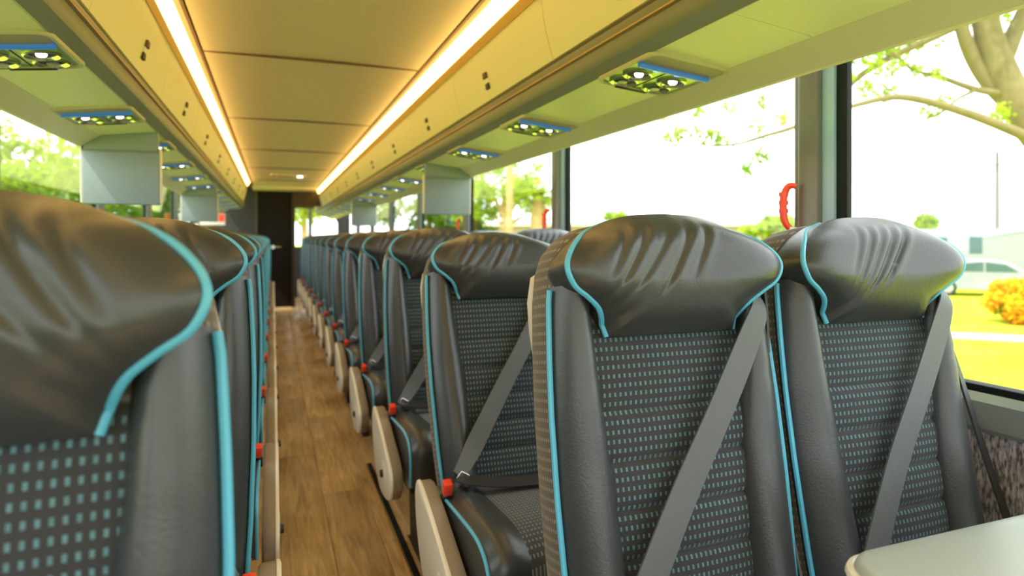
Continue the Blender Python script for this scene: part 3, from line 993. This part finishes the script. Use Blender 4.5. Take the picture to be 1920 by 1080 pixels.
def tree(name, label, base, trunk_h, trunk_r, crown, crown_r, n_clump, clump_r, n_leaf, leaf, seed, mat='leaf', bark='bark_brown', cat='tree', group=None):
    r = empty(name, (base[0], base[1], GZ), label=label, cat=cat)
    if group: r['group'] = group
    c = (0, 0, crown - GZ)
    cl = clumps(seed, c, crown_r, n_clump, clump_r)
    g = random.Random(seed)
    if trunk_h > 0:
        pts = smooth_curve([(0, 0, -.1), (.03 * trunk_h * g.uniform(-1, 1), .03 * trunk_h * g.uniform(-1, 1), trunk_h * .5), (0, 0, trunk_h), (0, 0, c[2])], 4)
        MB().tube(pts, [trunk_r * (1 - .55 * i / (len(pts) - 1)) for i in range(len(pts))], 10).build('trunk', bark, r)
        for q in cl[:min(7, len(cl))]:
            s = (0, 0, trunk_h * g.uniform(.8, 1.05))
            m = tuple((s[i] + q[i]) / 2 + g.uniform(-.2, .2) * clump_r for i in range(3))
            MB().tube(smooth_curve([s, m, q[:3]], 4), [trunk_r * .42 * (1 - .8 * i / 8) for i in range(9)], 7).build('branch', bark, r)
    foliage(r, 'foliage', mat, leaf_cloud(cl, n_leaf, leaf, seed))
    return r

# --- great spreading tree close to the near right window
T = empty('spreading_tree', (11.6, 5.2, GZ), label='large sunlit tree arching its bough over the near right window', cat='tree')
def limb(pts, r0, r1, name='branch', n=10):
    P_ = smooth_curve([(p[0] - 11.6, p[1] - 5.2, p[2] - GZ) for p in pts], 6)
    m = len(P_)
    return MB().tube(P_, [r0 + (r1 - r0) * (i / (m - 1)) ** .8 for i in range(m)], n).build(name, 'bark', T)
limb([(11.6, 5.2, -1.4), (11.3, 5.3, 0.2), (10.6, 5.6, 1.8), (9.95, 5.9, 2.75), (9.6, 6.05, 3.5), (9.35, 6.1, 4.3), (9.1, 6.0, 6.0)], .36, .13, 'trunk', 12)
limb([(10.6, 5.6, 1.8), (10.1, 5.35, 1.95), (9.3, 5.15, 2.12), (8.70, 5.29, 2.40), (7.98, 5.56, 2.69), (7.36, 5.79, 2.84), (6.9, 5.97, 2.76), (6.63, 6.08, 2.66), (6.25, 6.3, 2.46)], .10, .018)
limb([(9.95, 5.9, 2.75), (9.5, 6.2, 3.4), (9.1, 6.25, 4.1), (8.9, 6.2, 5.2)], .15, .06)
limb([(9.6, 6.05, 3.5), (9.9, 5.9, 4.3), (10.2, 5.6, 5.4)], .15, .06)
limb([(9.75, 6.0, 3.1), (9.2, 6.1, 3.15), (8.6, 6.2, 3.3), (8.1, 6.2, 3.35), (7.7, 6.2, 3.55)], .06, .012)
limb([(9.2, 6.1, 3.15), (8.8, 6.1, 2.98), (8.45, 6.1, 2.75), (8.25, 6.1, 2.70)], .03, .010)
limb([(9.1, 6.25, 4.1), (8.3, 7.0, 3.6), (7.6, 7.2, 3.0), (6.91, 7.03, 2.66), (6.5, 7.2, 2.52), (6.1, 7.33, 2.40), (5.68, 7.49, 2.39), (5.3, 7.65, 2.55)], .06, .010)
limb([(6.5, 7.2, 2.52), (6.3, 7.25, 2.2), (6.25, 7.3, 2.0)], .010, .004)
limb([(6.1, 7.33, 2.40), (5.95, 7.4, 2.25), (5.9, 7.45, 2.12)], .010, .004)
limb([(7.36, 5.79, 2.84), (7.2, 5.9, 3.0), (7.05, 5.95, 3.25)], .014, .005)
limb([(6.8, 6.0, 2.73), (6.85, 5.98, 2.62), (6.9, 5.95, 2.55)], .008, .004)
cl = []
for p in [(8.1, 6.2, 3.35), (8.45, 6.15, 3.28), (7.85, 6.2, 3.45), (7.6, 6.2, 3.0), (7.3, 5.95, 3.2), (7.05, 5.95, 3.25), (8.3, 6.1, 2.75), (8.5, 6.1, 2.9), (8.9, 5.6, 2.75), (8.8, 5.5, 2.65),
          (5.75, 7.45, 2.50), (5.55, 7.54, 2.60), (5.9, 7.4, 2.46), (6.45, 7.25, 2.25), (6.3, 7.2, 2.62), (5.35, 7.65, 2.6), (5.2, 7.6, 2.45), (6.7, 7.1, 2.75), (5.1, 7.75, 2.75), (5.6, 7.5, 2.85), (6.0, 7.35, 2.9), (6.4, 7.2, 3.0), (5.3, 7.6, 2.95), (6.25, 7.3, 2.05), (7.0, 6.0, 2.95), (6.75, 6.1, 3.1)]:
    cl.append((p[0] - 11.6, p[1] - 5.2, p[2] - GZ, .14, .14, .13))
foliage(T, 'foliage', 'leaf', leaf_cloud(cl, 1500, .040, 3))
cl = clumps(9, (8.6 - 11.6, 6.3 - 5.2, 5.0 - GZ), (3.2, 3.0, 1.1), 40, .45)
foliage(T, 'foliage', 'leaf', leaf_cloud(cl, 5000, .07, 4))

# --- hedge of orange and yellow leaves
hr = empty('flowering_hedge', (19.9, 11.8, GZ), label='clipped hedge with orange and yellow leaves on the lawn', cat='hedge')
cl = clumps(12, (0, 0, .55), (1.25, .8, .42), 26, .32)
foliage(hr, 'foliage', 'leaf_orange', leaf_cloud(cl, 6000, .075, 12))
foliage(hr, 'inner_foliage', 'leaf', leaf_cloud([(0, 0, .4, 1.1, .7, .4)], 1500, .09, 13))
for sx_ in (-.7, -.2, .3, .8):
    MB().tube([(sx_, 0, -.05), (sx_ * .95, .05, .3), (sx_ * 1.1, 0, .6)], [.04, .03, .015], 7).build('stem', 'bark_brown', hr)

# --- vehicles on the far side of the lawn
def car(name, label, loc, rz, L_, W_, prof, glass, wheels, mat, wr_=.33, cat='car'):
    r = empty(name, (*loc, GZ), (0, 0, rz), label=label, cat=cat)
    poly = smooth_curve(prof + [prof[0]], 3)[:-1]
    mb = MB()
    ins = [(1.0, -W_ / 2 + .12), (1.0, -W_ / 2 + .02)]
    cz_ = .7
    rings = []
    for k, yy in ((.94, -W_ / 2), (1, -W_ / 2 + .08), (1, W_ / 2 - .08), (.94, W_ / 2)):
        rings.append([(x * k, yy, cz_ + (z - cz_) * k) for x, z in poly])
    mb.loft(rings).build('body', mat, r, angle=45)
    for g in glass:
        for s in (-1, 1):
            MB().prism(g, s * (W_ / 2 - .01), s * (W_ / 2 + .012), 'Y').build('window', 'car_glass', r)
    for x in wheels:
        for s in (-1, 1):
            w = MB().lathe([(.0, -.1), (wr_ * .9, -.1), (wr_, -.07), (wr_, .07), (wr_ * .9, .1), (.0, .1)], (x, s * (W_ / 2 - .08), wr_), 20, 'Y').build('wheel', 'tyre', r)
            MB().lathe([(.0, -.012), (wr_ * .6, -.012), (wr_ * .6, .012), (.0, .012)], (x, s * (W_ / 2 + .02), wr_), 16, 'Y').build('hub_cap', 'alu', w)
    return r
sed = [(-2.25, .28), (-2.3, .75), (-2.1, .95), (-1.55, 1.02), (-.95, 1.42), (.1, 1.48), (.75, 1.36), (1.35, 1.0), (2.1, .82), (2.28, .6), (2.25, .28)]
car('parked_car', 'white saloon car parked beyond the lawn behind the hedge', (27.6, 18.2), math.radians(-38), 4.5, 1.8, sed,
    [[(-1.25, 1.02), (-.85, 1.34), (-.15, 1.40), (-.15, 1.0)], [(-.08, 1.0), (-.08, 1.40), (.62, 1.30), (1.05, 1.0)]], (-1.4, 1.4), 'car_white')
van = [(-3.4, .4), (-3.45, 2.7), (-3.2, 2.85), (1.6, 2.85), (2.2, 2.6), (2.7, 1.6), (3.4, 1.35), (3.5, .9), (3.45, .4)]
car('parked_van', 'long white van parked at the far edge of the lawn', (36.2, 25.3), math.radians(158), 7, 2.1, van,
    [[(-.9, 1.5), (-.9, 2.45), (-.2, 2.45), (-.2, 1.5)], [(1.0, 1.55), (1.0, 2.4), (1.75, 2.4), (2.3, 1.55)]], (-2.2, 2.2), 'car_white', .4, 'van')
trk_ = [(-2.6, .5), (-2.6, 1.25), (-.7, 1.3), (-.65, 2.15), (-.3, 2.35), (.8, 2.35), (1.35, 1.45), (2.4, 1.3), (2.6, .9), (2.55, .5)]
car('parked_truck', 'teal pickup truck parked beside the white van', (43.6, 21.8), math.radians(170), 5.3, 2.0, trk_,
    [[(-.5, 1.4), (-.5, 2.15), (.1, 2.15), (.1, 1.4)], [(.2, 1.4), (.2, 2.15), (.75, 2.15), (1.15, 1.4)]], (-1.6, 1.7), 'car_teal', .42, 'truck')

# --- trees, shrubs, palm, poles
tree('round_tree', 'small round-topped tree far off above the parked white van', (67, 49.8), 3.2, .2, 2.9, (1.3, 1.3, .9), 16, .6, 2600, .17, 21)
tree('garden_shrub', 'lime green shrub outside between the two nearest right seats', (10.14, 11.16), 1.9, .07, 1.16, (.48, .48, .55), 14, .22, 900, .085, 22, cat='shrub')
tree('garden_shrub', 'small distant shrub above the nearest aisle headrest', (20.1, 35.2), 3.2, .1, 2.45, (.6, .6, .25), 8, .3, 350, .13, 23, cat='shrub')
tree('shade_tree', 'broad leafy tree behind the palm outside the right windows', (12.2, 34.0), 3.5, .25, 4.0, (4.4, 3.0, 1.7), 34, .75, 3200, .16, 24)
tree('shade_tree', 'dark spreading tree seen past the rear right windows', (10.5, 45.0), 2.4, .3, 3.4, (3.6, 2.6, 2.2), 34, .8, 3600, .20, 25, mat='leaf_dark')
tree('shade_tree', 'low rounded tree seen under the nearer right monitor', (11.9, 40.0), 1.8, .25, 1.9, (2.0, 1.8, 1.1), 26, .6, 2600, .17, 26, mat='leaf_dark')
tree('shade_tree', 'green tree seen through the back window', (1.3, 30.0), 3.0, .2, 3.0, (1.6, 1.6, 1.4), 20, .6, 1500, .16, 27)
PX, PYY = 11.66, 27.67
pl = empty('palm_tree', (PX, PYY, GZ), label='short palm tree with a shaggy brown trunk outside the right windows', cat='palm')
MB().tube([(0, 0, -.1), (0, 0, 1.6), (.02, 0, 2.4), (0, 0, 3.2), (0, 0, 4.2)], [.24, .22, .34, .42, .26], 12).build('trunk', 'bark_brown', pl)
gp = random.Random(5)
for k in range(26):
    a = 2 * PI * k / 26 + gp.uniform(-.1, .1)
    el = gp.uniform(-.5, 1.1)
    L_ = gp.uniform(.95, 1.25)
    dx, dy = math.cos(a), math.sin(a)
    sp_ = smooth_curve([(0, 0, 4.2), (dx * L_ * .5 * math.cos(el), dy * L_ * .5 * math.cos(el), 4.2 + L_ * .5 * math.sin(el)), (dx * L_ * .95 * math.cos(el * .6), dy * L_ * .95 * math.cos(el * .6), 4.2 + L_ * .7 * math.sin(el) - .25)], 5)
    mb = MB().tube(sp_, .015, 5)
    for q in range(2, len(sp_)):
        p = Vector(sp_[q]); t = (Vector(sp_[q]) - Vector(sp_[q - 1])).normalized(); sd_ = t.cross(Vector((0, 0, 1))).normalized()
        for s in (-1, 1):
            tip = p + sd_ * s * .30 + t * .22 - Vector((0, 0, .10))
            mb.add([p - t * .05, p + t * .05, tip, p + Vector((0, 0, .012))], [(0, 1, 2), (0, 2, 3), (1, 3, 2)])
    mb.build('frond', 'leaf', pl, smooth=False)
pb = empty('wooden_pole', (9.0, 24.4, GZ), label='tall brown wooden pole in front of the broad leafy tree', cat='pole')
MB().tube([(0, 0, -.1), (0, 0, 3), (.02, 0, 7.2)], [.17, .15, .12], 12).build('shaft', 'bark_brown', pb)
MB().box(-.7, .7, -.06, .06, 6.4, 6.52).build('crossarm', 'bark_brown', pb)
for q in (-.55, .55): MB().lathe([(.0, 0), (.05, 0), (.06, .06), (.03, .12), (.0, .13)], (q, 0, 6.52), 10).build('insulator', 'white', pb)
up_ = empty('utility_pole', (63.6, 40.3, GZ), label='thin distant utility pole above the orange hedge', cat='pole')
MB().tube([(0, 0, -.1), (0, 0, 6), (0, 0, 10.5)], [.24, .21, .16], 10).build('shaft', 'pole', up_)
MB().box(-.9, .9, -.06, .06, 9.2, 9.32).build('crossarm', 'pole', up_)
# low building along the horizon
bd = empty('low_building', (38, 53, GZ), (0, 0, math.radians(-20)), label='long low tan building along the horizon outside the right windows', cat='building')
MB().box(-20, 20, 0, 6, -.1, 3.5).build('walls', 'stucco', bd, smooth=False)
MB().box(-20.4, 20.4, -.4, 6.4, 3.5, 3.85, .05).build('roof', 'roofing', bd)
for k in range(9):
    w_ = MB().box(-18 + k * 4.4, -16.4 + k * 4.4, -.03, .05, 1.3, 2.5).build('window', 'window_far', bd)
    MB().box(-18.1 + k * 4.4, -16.3 + k * 4.4, -.08, -.02, 1.2, 1.3).build('window_sill', 'roofing', w_)
# left side trees
tree('shade_tree', 'broad sunlit tree filling the left window beside the big monitor', (-7.6, 23.6), 2.0, .3, 2.6, (3.2, 2.6, 1.9), 40, .8, 5200, .16, 31)
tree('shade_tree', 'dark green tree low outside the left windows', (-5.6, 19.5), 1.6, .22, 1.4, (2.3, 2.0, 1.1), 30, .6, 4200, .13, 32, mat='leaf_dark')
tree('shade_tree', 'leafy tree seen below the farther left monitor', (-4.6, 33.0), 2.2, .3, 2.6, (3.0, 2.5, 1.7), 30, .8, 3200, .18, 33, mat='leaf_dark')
tree('shade_tree', 'tall tree at the far left edge of the windows', (-16.5, 27.0), 2.5, .3, 3.0, (4.5, 3.0, 2.2), 36, .9, 4200, .18, 34)
